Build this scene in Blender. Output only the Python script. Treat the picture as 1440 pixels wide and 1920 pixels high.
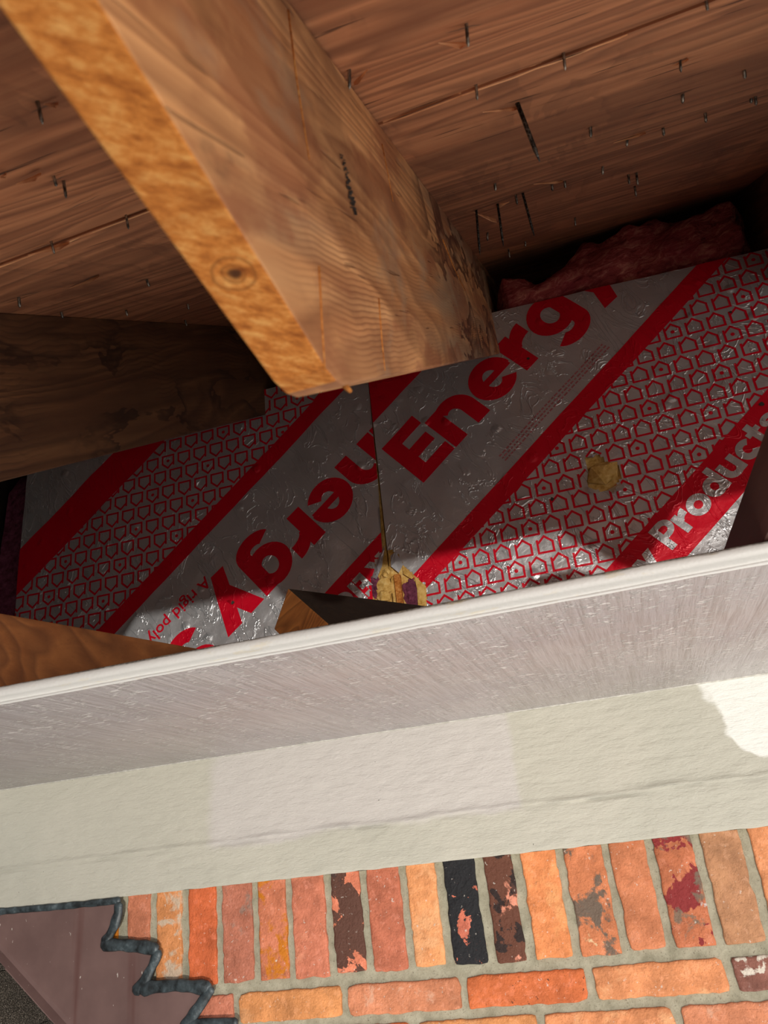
import bpy, bmesh, math, random
from mathutils import Vector, Matrix, noise

# ------------------------------------------------------------------ camera, world, lights
scene = bpy.context.scene
for o in list(bpy.data.objects):
    bpy.data.objects.remove(o)
C = scene.collection
FPX = 1478.0                                   # focal length in pixels of the 1440 x 1920 frame
# rows: world X (along the wall), Y (into the wall), Z (up) written in camera axes (right, down, forward)
RX = Vector((0.94915271, -0.20991777, -0.23461386))
RY = Vector((0.29767523, 0.355879, 0.88585529))
RZ = Vector((-0.10246261, -0.91065068, 0.40027084))
right = Vector((RX[0], RY[0], RZ[0])); down = Vector((RX[1], RY[1], RZ[1])); fwd = Vector((RX[2], RY[2], RZ[2]))
cam_d = bpy.data.cameras.new('camera'); cam = bpy.data.objects.new('camera', cam_d); C.objects.link(cam)
m = Matrix.Identity(4)
for i in range(3):
    m[i][0] = right[i]; m[i][1] = -down[i]; m[i][2] = -fwd[i]
cam.matrix_world = m
cam_d.sensor_fit = 'VERTICAL'; cam_d.sensor_height = 36.0; cam_d.lens = FPX / 1920 * 36
cam_d.clip_start = 0.01
cam_d.dof.use_dof = True; cam_d.dof.focus_distance = 1.45; cam_d.dof.aperture_fstop = 15
scene.camera = cam

world = bpy.data.worlds.new('world'); scene.world = world; world.use_nodes = True
wn = world.node_tree.nodes; wl = world.node_tree.links
wbg = wn['Background']
tc = wn.new('ShaderNodeTexCoord'); sx = wn.new('ShaderNodeSeparateXYZ'); rp = wn.new('ShaderNodeValToRGB')
mr = wn.new('ShaderNodeMapRange'); mr.inputs[1].default_value = -1; mr.inputs[2].default_value = 1
wl.new(tc.outputs['Generated'], sx.inputs[0]); wl.new(sx.outputs[2], mr.inputs[0]); wl.new(mr.outputs[0], rp.inputs[0])
wl.new(rp.outputs[0], wbg.inputs[0])
e = rp.color_ramp.elements
e[0].position = 0.0; e[0].color = (.86, .79, .71, 1)         # sunlit ground and lower roofs
e[1].position = 1.0; e[1].color = (.52, .70, 1.0, 1)         # open sky
k = rp.color_ramp.elements.new(.47); k.color = (.88, .83, .77, 1)
k = rp.color_ramp.elements.new(.53); k.color = (.88, .93, 1.0, 1)
wbg.inputs[1].default_value = 1.32

# sunlight thrown back up from the bright roofs below, coming in under the eave
sd = bpy.data.lights.new('reflected_sunlight', 'SUN'); so = bpy.data.objects.new('reflected_sunlight', sd); C.objects.link(so)
sd.energy = 1.4; sd.angle = math.radians(.8); sd.color = (1.0, .965, .90)
so.rotation_euler = Vector((-.35, 1.0, .205)).to_track_quat('-Z', 'Y').to_euler()
so.location = (.6, -2, -.4)

scene.view_settings.view_transform = 'Standard'; scene.view_settings.look = 'None'
scene.view_settings.gamma = 1; scene.view_settings.exposure = 0.22
scene.view_settings.use_curve_mapping = False

# ------------------------------------------------------------------ geometry constants (metres, camera at the origin)
D = 1.45            # face of frieze board
YF = 1.50           # face of the foil boards
Z0, T = .2596, .6583  # roof underside: z = Z0 + T*y
DEP = .2534         # rafter depth measured straight down
XR, W = -.0929, .0257
ZS, YL = .2158, .784  # soffit underside, its outer edge
rnd = random.Random(7)

def ray(q):
    v = ((q[0] - 720), (q[1] - 960), FPX)
    v = Vector(v)
    return Vector((RX.dot(v), RY.dot(v), RZ.dot(v)))
def onY(q, y): r = ray(q); return r * (y / r.y)
def onX(q, x): r = ray(q); return r * (x / r.x)
def onZ(q, z): r = ray(q); return r * (z / r.z)
def onRoof(q, off=0.0):
    r = ray(q); return r * ((Z0 + off) / (r.z - T * r.y))
def S(r, g, b):     # sRGB 0-255 to linear
    f = lambda c: c / 12.92 if c <= .04045 else ((c + .055) / 1.055) ** 2.4
    return (f(r / 255), f(g / 255), f(b / 255), 1)

# ------------------------------------------------------------------ material helpers
class NT:
    def __init__(s, name):
        s.m = bpy.data.materials.new(name); s.m.use_nodes = True
        s.t = s.m.node_tree; s.b = s.t.nodes['Principled BSDF']
    def n(s, typ, **kw):
        x = s.t.nodes.new(typ)
        for k_, v in kw.items(): setattr(x, k_, v)
        return x
    def l(s, a, b): s.t.links.new(a, b)
    def coord(s, rot=(0, 0, 0), scale=(1, 1, 1), loc=(0, 0, 0)):
        t_ = s.n('ShaderNodeTexCoord'); mp = s.n('ShaderNodeMapping')
        mp0 = s.n('ShaderNodeMapping'); mp0.inputs['Rotation'].default_value = rot
        s.l(t_.outputs['Object'], mp0.inputs[0]); s.l(mp0.outputs[0], mp.inputs[0])
        mp.inputs['Scale'].default_value = scale; mp.inputs['Location'].default_value = loc
        return mp.outputs[0]
    def noise(s, co, scale, detail=4, rough=.55, dist=0.0):
        x = s.n('ShaderNodeTexNoise'); s.l(co, x.inputs['Vector'])
        x.inputs['Scale'].default_value = scale; x.inputs['Detail'].default_value = detail
        x.inputs['Roughness'].default_value = rough; x.inputs['Distortion'].default_value = dist
        return x.outputs['Fac']
    def voro(s, co, scale, feat='F1'):
        x = s.n('ShaderNodeTexVoronoi'); x.feature = feat; s.l(co, x.inputs['Vector']); x.inputs['Scale'].default_value = scale
        return x.outputs['Distance']
    def ramp(s, f, stops, interp='LINEAR'):
        x = s.n('ShaderNodeValToRGB'); s.l(f, x.inputs[0]); r = x.color_ramp; r.interpolation = interp
        while len(r.elements) > 1: r.elements.remove(r.elements[0])
        r.elements[0].position = stops[0][0]; r.elements[0].color = stops[0][1]
        for p, c in stops[1:]:
            q = r.elements.new(p); q.color = c
        return x.outputs[0]
    def mask(s, f, a, b):
        x = s.n('ShaderNodeMapRange'); s.l(f, x.inputs[0]); x.inputs[1].default_value = a; x.inputs[2].default_value = b
        x.interpolation_type = 'SMOOTHSTEP'
        return x.outputs[0]
    def mix(s, f, a, b, blend='MIX'):
        x = s.n('ShaderNodeMix'); x.data_type = 'RGBA'; x.blend_type = blend
        if isinstance(f, (int, float)): x.inputs[0].default_value = f
        else: s.l(f, x.inputs[0])
        for v, i in ((a, 6), (b, 7)):
            if isinstance(v, tuple): x.inputs[i].default_value = v
            else: s.l(v, x.inputs[i])
        return x.outputs[2]
    def math(s, op, a, b=0.0):
        x = s.n('ShaderNodeMath'); x.operation = op
        for v, i in ((a, 0), (b, 1)):
            if isinstance(v, (int, float)): x.inputs[i].default_value = v
            else: s.l(v, x.inputs[i])
        return x.outputs[0]
    def bump(s, h, strength=.5, dist=.002, prev=None):
        x = s.n('ShaderNodeBump'); s.l(h, x.inputs['Height']); x.inputs['Strength'].default_value = strength
        x.inputs['Distance'].default_value = dist
        if prev: s.l(prev, x.inputs['Normal'])
        return x.outputs[0]
    def out(s, col=None, rough=.6, metal=0.0, nrm=None, spec=.5):
        if col is not None:
            if isinstance(col, tuple): s.b.inputs['Base Color'].default_value = col
            else: s.l(col, s.b.inputs['Base Color'])
        if isinstance(rough, (int, float)): s.b.inputs['Roughness'].default_value = rough
        else: s.l(rough, s.b.inputs['Roughness'])
        s.b.inputs['Metallic'].default_value = metal
        s.b.inputs['Specular IOR Level'].default_value = spec
        if nrm: s.l(nrm, s.b.inputs['Normal'])
        return s.m

BLK = (0, 0, 0, 1); WHT = (1, 1, 1, 1)
def wood(name, light, mid, dark, rot=(0, 0, 0), ax=0, grain=60, ring=9, stain=None, stain_amt=.5, rough=.65, bump=.5, check=.0, weather=None, seed=0.0, lines=0.0, line_amt=.6, stain_from=None, line_top=None, patches=()):
    """grain runs along axis ax of the rotated object coordinates"""
    t = NT(name)
    sc = [1, 1, 1]; sc[ax] = .06
    sr = [1, 1, 1]; sr[ax] = .13
    L = (seed, seed * 1.7, seed * .6)
    cg = t.coord(rot, tuple(sc), L); cr = t.coord(rot, tuple(sr), L); c0 = t.coord(rot, (1, 1, 1), L)
    fib = t.noise(cg, grain * 4, 6, .65)
    gr = t.noise(cg, grain, 5, .6, .4)
    warp = t.noise(cr, ring * .5, 3, .5, 1.2)
    rg = t.math('FRACT', t.math('MULTIPLY', warp, ring * 3.0))
    rgs = t.ramp(rg, [(0, BLK), (.75, WHT), (.93, (.25, .25, .25, 1)), (1, BLK)])
    col = t.mix(t.mask(gr, .3, .7), mid, light)
    col = t.mix(t.math('MULTIPLY', t.math('SUBTRACT', 1, rgs), .55), col, dark)
    col = t.mix(t.math('MULTIPLY', t.mask(fib, .55, .8), .45), col, dark)
    big = t.noise(c0, 5, 3, .5)
    col = t.mix(t.math('MULTIPLY', t.mask(big, .45, .75), .35), col, dark)
    if lines:
        s3 = t.n('ShaderNodeSeparateXYZ'); t.l(t.coord(rot), s3.inputs[0])
        wob = t.noise(t.coord(rot, (1, 1.6 if ax == 1 else 1, 1), L), 7, 2, .5)
        wob2 = t.noise(t.coord(rot, (1, .4, 1), L), 3, 1, .5)
        ph = t.math('ADD', t.math('DIVIDE', s3.outputs[2], lines), t.math('ADD', t.math('MULTIPLY', wob, 3.5), t.math('MULTIPLY', wob2, 7.0)))
        ln = t.ramp(t.math('FRACT', ph), [(0, BLK), (.45, (.12, .12, .12, 1)), (.85, WHT), (.95, (.3, .3, .3, 1)), (1, BLK)])
        gl = t.mask(t.noise(t.coord(rot, (1, .6, 1), (seed + 2, 0, 7)), 5, 3), .40, .58)
        if line_top: gl = t.math('MULTIPLY', gl, t.math('SUBTRACT', 1, t.mask(s3.outputs[2], line_top * .5, line_top)))
        col = t.mix(t.math('MULTIPLY', t.math('MULTIPLY', ln, gl), line_amt), col, dark)
    if weather:
        wz = t.noise(cr, 9, 4, .6)
        col = t.mix(t.math('MULTIPLY', t.mask(wz, .5, .68), .8), col, weather)
    if stain:
        for i, (pc, lo_, hi_, am) in enumerate(patches):
            pn = t.noise(t.coord(rot, (1, .45, 1), (seed + 3.7 * i, 1.3 * i, 2 + i)), 11, 5, .6, .3)
            col = t.mix(t.math('MULTIPLY', t.mask(pn, lo_, hi_), am), col, pc)
        sz = t.noise(t.coord(rot, (1, .33, 1), L), 11, 4, .6, .5)
        gate = t.mask(t.noise(t.coord(rot, (1, 1, 1), (seed + 9, 1, 4)), 4, 2), .42, .58)
        if stain_from is not None:
            sp3 = t.n('ShaderNodeSeparateXYZ'); t.l(t.coord(rot), sp3.inputs[0]); gate = t.math('MULTIPLY', 1.0, t.mask(sp3.outputs[1], stain_from, stain_from + .25))
        ring_ = t.math('MULTIPLY', t.mask(sz, .505, .52), t.math('SUBTRACT', 1, t.mask(sz, .525, .63)))
        col = t.mix(t.math('MULTIPLY', t.math('MULTIPLY', ring_, gate), stain_amt), col, stain)
        blot = t.mask(t.noise(t.coord(rot, (1, .5, 1), (seed + 5, 2, 0)), 6, 5, .65), .56, .70)
        col = t.mix(t.math('MULTIPLY', blot, stain_amt * .55), col, stain)
    h = t.math('ADD', t.math('MULTIPLY', fib, .6), t.math('MULTIPLY', rgs, .25))
    nr = t.bump(h, bump, .0016)
    if check:
        sk = [1, 1, 1]; sk[ax] = .045
        ck = t.noise(t.coord(rot, tuple(sk), (seed + 3, 0, 0)), 170, 2, .5, .2)
        km = t.mask(ck, .67, .73)
        col = t.mix(t.math('MULTIPLY', km, check), col, (dark[0] * .2, dark[1] * .2, dark[2] * .2, 1))
        nr = t.bump(t.math('SUBTRACT', 1, km), .8, .002, nr)
    return t.out(col, rough, 0, nr, .35)

def brick_mat(name, base, patches, pits=0.3, seed=0.0):
    t = NT(name); L = (seed, seed * 2.1, seed * .7)
    base = tuple(c * .86 + g_ * .14 for c, g_ in zip(base[:3], (.46, .34, .25))) + (1,)
    co = t.coord(loc=L)
    a = t.noise(co, 22, 4, .6)
    d = tuple(c * .68 for c in base[:3]) + (1,); u = tuple(min(1, c * 1.28 + .01) for c in base[:3]) + (1,)
    col = t.ramp(a, [(.28, d), (.5, base), (.72, u)])
    m2 = t.noise(t.coord(loc=(seed * 1.3, 4, 1)), 75, 5, .65, .4)
    col = t.mix(t.math('MULTIPLY', t.mask(m2, .54, .66), .45), col, d)
    col = t.mix(t.math('MULTIPLY', t.math('SUBTRACT', 1, t.mask(m2, .36, .46)), .45), col, tuple(min(1, c * 1.25 + .07) for c in base[:3]) + (1,))
    for i, (pc, lo, hi, scl, amt) in enumerate(patches):
        pn = t.noise(t.coord(loc=(seed + 7 * i + 3, seed * .3, 5 * i)), scl, 5, .62, .35)
        col = t.mix(t.math('MULTIPLY', t.mask(pn, lo, hi), amt), col, pc)
    sp = t.noise(co, 340, 2, .5)
    col = t.mix(t.math('MULTIPLY', t.mask(sp, .66, .74), pits), col, tuple(c * .35 for c in base[:3]) + (1,))
    wsp = t.noise(t.coord(loc=(seed + 11, 2, 0)), 150, 4, .6)
    col = t.mix(t.math('MULTIPLY', t.mask(wsp, .655, .71), .6), col, (.75, .68, .6, 1))
    h = t.math('ADD', t.noise(co, 60, 5, .65), t.math('MULTIPLY', t.noise(co, 260, 3, .6), .35))
    return t.out(col, .72, 0, t.bump(h, .95, .0055), .35)

# ------------------------------------------------------------------ mesh helpers
def link(name, me, mat=None, parent=None, smooth=False):
    o = bpy.data.objects.new(name, me); C.objects.link(o)
    if mat: me.materials.append(mat)
    if smooth:
        for p in me.polygons: p.use_smooth = True
    if parent:
        o.parent = parent
        o.matrix_parent_inverse = Matrix.Translation(parent.location).inverted()
    return o
def from_bm(name, bm, mat=None, parent=None, smooth=False):
    me = bpy.data.meshes.new(name); bm.normal_update(); bm.to_mesh(me); bm.free()
    return link(name, me, mat, parent, smooth)
def from_py(name, vs, fs, mat=None, parent=None, smooth=False):
    me = bpy.data.meshes.new(name); me.from_pydata([tuple(v) for v in vs], [], fs); me.update()
    return link(name, me, mat, parent, smooth)
def tag(o, label=None, cat=None, group=None, kind=None):
    if label: o['label'] = label
    if cat: o['category'] = cat
    if group: o['group'] = group
    if kind: o['kind'] = kind
    return o
def empty(name, loc):
    o = bpy.data.objects.new(name, None); o.empty_display_size = .05; C.objects.link(o); o.location = loc; return o
def add_box(bm, a, b):
    x0, y0, z0 = a; x1, y1, z1 = b
    v = [bm.verts.new(p) for p in ((x0, y0, z0), (x1, y0, z0), (x1, y1, z0), (x0, y1, z0), (x0, y0, z1), (x1, y0, z1), (x1, y1, z1), (x0, y1, z1))]
    for f in ((0, 3, 2, 1), (4, 5, 6, 7), (0, 1, 5, 4), (1, 2, 6, 5), (2, 3, 7, 6), (3, 0, 4, 7)):
        bm.faces.new([v[i] for i in f])
def bevel_all(bm, w, seg=2):
    bmesh.ops.recalc_face_normals(bm, faces=bm.faces[:])
    bmesh.ops.bevel(bm, geom=bm.edges[:], offset=w, segments=seg, profile=.6, affect='EDGES', clamp_overlap=True)
def extrude_x(bm, prof, x0, x1):
    a = [bm.verts.new((x0, y, z)) for y, z in prof]; b = [bm.verts.new((x1, y, z)) for y, z in prof]
    n = len(prof)
    for i in range(n):
        j = (i + 1) % n; bm.faces.new((a[i], a[j], b[j], b[i]))
    bm.faces.new(a[::-1]); bm.faces.new(b)
    bmesh.ops.recalc_face_normals(bm, faces=bm.faces[:])
def tube(bm, pts, r0, r1=None, seg=8, cap=True):
    r1 = r0 if r1 is None else r1; rings = []
    for i, p in enumerate(pts):
        p = Vector(p)
        d = (Vector(pts[min(i + 1, len(pts) - 1)]) - Vector(pts[max(i - 1, 0)])).normalized()
        u = d.orthogonal().normalized() if i == 0 else (u - d * u.dot(d)).normalized()
        w = d.cross(u); r = r0 + (r1 - r0) * i / max(1, len(pts) - 1)
        rings.append([bm.verts.new(p + (u * math.cos(6.2832 * k_ / seg) + w * math.sin(6.2832 * k_ / seg)) * r) for k_ in range(seg)])
    for a, b in zip(rings, rings[1:]):
        for k_ in range(seg):
            bm.faces.new((a[k_], a[(k_ + 1) % seg], b[(k_ + 1) % seg], b[k_]))
    if cap:
        bm.faces.new(rings[0][::-1]); bm.faces.new(rings[-1])
def inside(p, poly):
    r = False; n = len(poly)
    for i in range(n):
        (x1, y1), (x2, y2) = poly[i], poly[(i + 1) % n]
        if (y1 > p[1]) != (y2 > p[1]) and p[0] < (x2 - x1) * (p[1] - y1) / (y2 - y1) + x1: r = not r
    return r
ROOFROT = (-math.atan(T), 0, 0)     # rotates world so that the rafter direction becomes Y

# ------------------------------------------------------------------ materials
M = {}
M['ply'] = wood('plywood_underside', S(196, 134, 94), S(168, 108, 74), S(88, 52, 38), ROOFROT, 0, 62, 6, stain=S(80, 48, 36), stain_amt=.25, rough=.7, bump=.6, check=.9, seed=1.0)
M['ply_edge'] = wood('split_veneer', S(250, 196, 146), S(236, 172, 122), S(170, 108, 74), ROOFROT, 0, 80, 8, rough=.75, seed=2)
M['raft'] = wood('weathered_rafter', S(224, 168, 114), S(198, 138, 88), S(118, 70, 42), ROOFROT, 1, 42, 7, stain=S(84, 46, 30), stain_amt=.9, rough=.62, bump=.5, weather=S(146, 124, 100), check=.35, seed=4.0, lines=.0034, line_top=.13, line_amt=.75, stain_from=.75, patches=((S(138, 80, 52), .49, .58, .6), (S(160, 134, 108), .54, .66, .5), (S(72, 52, 42), .635, .70, .6)))
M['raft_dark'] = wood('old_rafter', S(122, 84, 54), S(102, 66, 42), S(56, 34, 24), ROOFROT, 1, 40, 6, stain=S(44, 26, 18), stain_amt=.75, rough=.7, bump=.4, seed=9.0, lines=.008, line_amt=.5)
M['cut'] = None
t = NT('rough_sawn_cut'); co = t.coord(); cs = t.coord((0, 0, .9), (1, .35, 1))
a = t.noise(cs, 190, 7, .78); b_ = t.noise(co, 26, 4, .6)
col = t.ramp(a, [(.34, S(160, 86, 32)), (.5, S(222, 138, 62)), (.66, S(250, 186, 108))])
col = t.mix(t.math('MULTIPLY', t.mask(b_, .5, .72), .45), col, S(150, 84, 36))
rk = ray((440, 512)); kp = rk * (.2271 / (rk.z + .0944 * rk.y))
vd = t.n('ShaderNodeVectorMath', operation='DISTANCE'); t.l(t.coord(), vd.inputs[0]); vd.inputs[1].default_value = kp
kd = t.math('ADD', vd.outputs['Value'], t.math('MULTIPLY', t.math('SUBTRACT', b_, .5), .010))
kr = t.math('FRACT', t.math('MULTIPLY', kd, 250.0)); kin = t.math('SUBTRACT', 1, t.mask(kd, .007, .012))
col = t.mix(t.math('MULTIPLY', kin, t.math('MULTIPLY', t.mask(kr, .45, .9), .5)), col, S(120, 66, 28))
col = t.mix(t.math('MULTIPLY', t.math('SUBTRACT', 1, t.mask(kd, .0005, .0030)), .9), col, S(70, 42, 26))
M['cut'] = t.out(col, .85, 0, t.bump(a, .9, .004), .2)
M['block'] = wood('end_grain_block', S(176, 108, 52), S(150, 86, 38), S(78, 42, 18), (0, .5, .4), 0, 60, 12, rough=.7, seed=3)
M['block_face'] = wood('shaded_block_face', S(58, 40, 24), S(48, 32, 19), S(28, 18, 11), (0, .5, .4), 0, 60, 12, rough=.8, seed=3)  # dark colour for the block's long faces, standing in for shade
M['plank'] = wood('brown_plank', S(150, 92, 48), S(128, 74, 36), S(78, 42, 22), (0, 0, -.33), 1, 40, 6, rough=.6, seed=6)
M['brownpaint'] = wood('stained_board', S(92, 56, 46), S(80, 47, 39), S(56, 32, 27), (0, 0, 0), 1, 50, 4, rough=.5, seed=8, bump=.25)
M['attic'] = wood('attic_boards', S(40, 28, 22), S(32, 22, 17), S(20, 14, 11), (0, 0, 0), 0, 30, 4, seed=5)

def foil_bump(t, k=1.0):
    co = t.coord(); big = t.noise(co, 14, 3, .5)
    v = t.voro(t.coord(loc=(.3, 0, .1)), 17); dents = t.mask(v, .06, .24)
    dm = t.mask(t.noise(t.coord(loc=(4, 0, 2)), 4.0, 2), .44, .56)
    dents = t.math('MULTIPLY', t.math('SUBTRACT', 1, dents), dm)
    cr = t.noise(t.coord(scale=(1, 1, 1)), 70, 5, .62, .8)
    wr = t.math('ABSOLUTE', t.math('SUBTRACT', t.noise(t.coord((0, .5, 0), (1, 1, .5)), 18, 4, .6, 1.0), .5))
    wr = t.math('SUBTRACT', 1, t.mask(wr, 0, .03))
    n1 = t.bump(big, .45, .010)
    n1 = t.bump(cr, .28 * k, .004, n1)
    n1 = t.bump(wr, .55 * k, .0022, n1)
    return t.bump(dents, .62, .005, n1)
t = NT('aluminium_foil'); nb = foil_bump(t)
M['foil'] = t.out((.83, .83, .84, 1), t.ramp(t.noise(t.coord(), 30, 4), [(.35, (.28,) * 3 + (1,)), (.65, (.42,) * 3 + (1,))]), .70, nb)
t = NT('red_ink_on_foil'); nb = foil_bump(t, .7)
M['red'] = t.out(S(222, 4, 38), .38, .15, nb)
t = NT('faint_red_print'); nb = foil_bump(t, .7)
M['faint'] = t.out(S(200, 128, 132), .4, .4, nb)
t = NT('foam_core'); co = t.coord(); a = t.noise(co, 90, 5, .65)
M['foam'] = t.out(t.ramp(a, [(.3, S(176, 130, 58)), (.5, S(216, 172, 96)), (.75, S(236, 204, 136))]), .85, 0, t.bump(a, .7, .004), .2)
t = NT('pink_fibreglass'); a = t.noise(t.coord((0, .25, 0), (.35, 1, 1)), 60, 7, .7, .6); b_ = t.noise(t.coord(), 9, 4)
col = t.ramp(a, [(.3, S(90, 30, 36)), (.5, S(184, 82, 80)), (.68, S(236, 150, 132))])
col = t.mix(t.math('MULTIPLY', t.mask(b_, .5, .7), .5), col, S(170, 60, 74))
M['pink'] = t.out(col, .95, 0, t.bump(a, .9, .012), .1)
t = NT('purple_fibreglass'); a = t.noise(t.coord(), 70, 6, .7)
M['purple'] = t.out(t.ramp(a, [(.3, S(70, 30, 44)), (.7, S(150, 80, 104))]), .95, 0, t.bump(a, .9, .008), .1)
t = NT('steel_nail'); a = t.noise(t.coord(scale=(1, 1, .2)), 300, 3)
M['nail'] = t.out(t.ramp(a, [(.4, S(70, 66, 62)), (.65, S(176, 168, 156))]), .4, .8, None)
t = NT('dark_nail'); a = t.noise(t.coord(), 400, 3)
M['nail_dark'] = t.out(t.ramp(a, [(.45, S(28, 26, 26)), (.75, S(120, 118, 112))]), .45, .6, t.bump(a, .6, .001))
# soffit paint: brush strokes across the board
t = NT('soffit_paint'); br = t.noise(t.coord(scale=(1, .05, 1)), 150, 4, .6); fl = t.noise(t.coord(scale=(.6, 1, 1)), 190, 4, .65)
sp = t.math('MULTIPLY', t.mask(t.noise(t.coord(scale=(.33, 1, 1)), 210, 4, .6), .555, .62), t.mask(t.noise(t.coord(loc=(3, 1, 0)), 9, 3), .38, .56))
n1 = t.bump(br, .7, .004); n1 = t.bump(fl, .35, .0022, n1); n1 = t.bump(sp, .9, .003, n1)
col = t.ramp(t.noise(t.coord(), 6, 3), [(.35, S(172, 166, 168)), (.65, S(184, 178, 178))])
col = t.mix(t.math('MULTIPLY', t.mask(br, .42, .64), .38), col, S(146, 138, 133))
col = t.mix(t.math('MULTIPLY', sp, .75), col, S(240, 237, 236))  # glints of grazing light painted in as pale flecks
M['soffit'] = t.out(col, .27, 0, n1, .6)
t = NT('soffit_edge_paint'); a = t.noise(t.coord(scale=(.3, 1, 1)), 60, 5, .65); b_ = t.noise(t.coord(scale=(1, 1, 1)), 240, 4, .6)
sxz = t.n('ShaderNodeSeparateXYZ'); t.l(t.coord(), sxz.inputs[0])
hz = t.math('ADD', sxz.outputs[2], t.math('MULTIPLY', t.math('SUBTRACT', a, .5), .012))
wear = t.mask(hz, ZS + .0190, ZS + .0225)
col = t.mix(wear, S(226, 225, 222), t.ramp(b_, [(.4, S(104, 98, 92)), (.6, S(170, 164, 156))]))
col = t.mix(t.math('MULTIPLY', t.mask(a, .56, .66), .4), col, S(226, 212, 178))
M['edge'] = t.out(col, .5, 0, t.bump(b_, .3, .002))
# frieze paint
t = NT('frieze_paint'); g = t.noise(t.coord(scale=(.28, 1, 1)), 95, 5, .62); f2 = t.noise(t.coord(scale=(.55, 1, 1)), 260, 4, .6)
pt = t.noise(t.coord(loc=(2.2, 0, 1.1)), 3.2, 4, .55, .6)
pw = t.noise(t.coord(), 6, 4, .6)
sxz = t.n('ShaderNodeSeparateXYZ'); t.l(t.coord(), sxz.inputs[0])
px_ = t.math('ADD', sxz.outputs[0], t.math('MULTIPLY', t.math('SUBTRACT', pt, .5), .10))
pz_ = t.math('ADD', sxz.outputs[2], t.math('MULTIPLY', t.math('SUBTRACT', pw, .5), .06))
pm = t.math('MULTIPLY', t.math('MULTIPLY', t.mask(px_, -.80, -.775), t.math('SUBTRACT', 1, t.mask(px_, -.20, -.185))), t.mask(pz_, .045, .06))
col = t.mix(pm, t.ramp(pt, [(.4, S(191, 188, 174)), (.6, S(198, 194, 180))]), S(204, 198, 192))
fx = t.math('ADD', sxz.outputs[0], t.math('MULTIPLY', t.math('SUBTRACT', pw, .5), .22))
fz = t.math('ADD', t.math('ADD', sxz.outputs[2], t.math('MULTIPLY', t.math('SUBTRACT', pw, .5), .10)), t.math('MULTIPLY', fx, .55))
sun_patch = t.math('MULTIPLY', t.mask(fx, .150, .166), t.mask(fz, .205, .217))
col = t.mix(sun_patch, col, S(238, 238, 232))  # pool of sunlight painted into the upper right of the frieze
dk = t.noise(t.coord(loc=(5, 1, 1)), 120, 2, .5)
col = t.mix(t.math('MULTIPLY', t.mask(dk, .76, .79), .7), col, S(80, 72, 60))
n1 = t.bump(g, .75, .005); n1 = t.bump(f2, .35, .002, n1)
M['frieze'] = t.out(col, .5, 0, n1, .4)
t = NT('mortar'); a = t.noise(t.coord(), 42, 5, .65); b_ = t.noise(t.coord(), 420, 3, .6)
col = t.mix(t.mask(b_, .6, .72), t.ramp(a, [(.3, S(146, 141, 120)), (.7, S(186, 180, 158))]), S(120, 112, 96))
M['mortar'] = t.out(col, .9, 0, t.bump(t.math('ADD', a, t.math('MULTIPLY', b_, .4)), .6, .005), .2)
t = NT('brown_metal'); a = t.noise(t.coord(), 9, 4, .6); b_ = t.noise(t.coord(scale=(1, 1, .5)), 130, 3, .5)
col = t.ramp(a, [(.35, S(106, 82, 78)), (.65, S(122, 96, 91))])
col = t.mix(t.math('MULTIPLY', t.mask(b_, .69, .73), .8), col, S(214, 206, 196))
dr = t.noise(t.coord(scale=(1, 1, .06)), 22, 3, .5)
col = t.mix(t.math('MULTIPLY', t.mask(dr, .6, .72), .5), col, S(88, 50, 44))
M['flash'] = t.out(col, .42, 0, t.bump(a, .2, .004), .45)
t = NT('black_sealant'); a = t.noise(t.coord(), 60, 4, .6)
M['seal'] = t.out(t.ramp(a, [(.35, S(30, 34, 36)), (.6, S(66, 76, 80)), (.8, S(112, 124, 128))]), .42, 0, t.bump(a, .5, .003), .5)
t = NT('shingle_granules'); a = t.noise(t.coord(), 420, 2, .5); b_ = t.noise(t.coord(), 14, 3)
col = t.ramp(a, [(.35, S(44, 42, 38)), (.55, S(96, 92, 82)), (.72, S(188, 182, 168))])
col = t.mix(t.math('MULTIPLY', t.mask(b_, .45, .7), .4), col, S(52, 50, 46))
M['shingle'] = t.out(col, .9, 0, t.bump(a, .9, .003), .2)
t = NT('ink'); M['ink'] = t.out((.02, .018, .016, 1), .7)
t = NT('hole_dark'); M['hole'] = t.out((.05, .035, .025, 1), .9)
t = NT('white_caulk'); a = t.noise(t.coord(), 120, 4)
M['caulk'] = t.out(t.ramp(a, [(.4, S(190, 187, 178)), (.7, S(226, 223, 215))]), .5, 0, t.bump(a, .3, .002))

# ------------------------------------------------------------------ roof deck (two plywood sheets)
YE = -.032
deck = tag(empty('ceiling', (0, .5, Z0 + T * .5)), 'reddish plywood roof deck seen from below with nail points through it', kind='structure')
def joint_y(x): return .478 - .062 * x
def deck_sheet(y_of, off, thick, nx=90, ny=1):
    bm = bmesh.new(); g = []
    for i in range(nx + 1):
        x = -1.75 + 3.2 * i / nx
        y0, y1 = y_of(x)
        row = []
        for (y, dz) in ((y0, 0), (y1, 0), (y1, thick), (y0, thick)):
            row.append(bm.verts.new((x, y, Z0 + T * y + off + dz)))
        g.append(row)
    for a, b in zip(g, g[1:]):
        for k_ in range(4):
            bm.faces.new((a[k_], a[(k_ + 1) % 4], b[(k_ + 1) % 4], b[k_]))
    bm.faces.new(g[0]); bm.faces.new(g[-1][::-1])
    bmesh.ops.recalc_face_normals(bm, faces=bm.faces[:])
    return bm
def jig(x): return .0022 * noise.noise(Vector((x * 30, 0, 3))) + .003 * noise.noise(Vector((x * 7, 4, 0)))
low_sheet = from_bm('plywood_sheet', deck_sheet(lambda x: (YE, joint_y(x) + jig(x)), .003, .014), M['ply'], deck)
up = from_bm('plywood_sheet', deck_sheet(lambda x: (joint_y(x) + jig(x), 2.45), 0, .014), M['ply'], deck)
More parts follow.
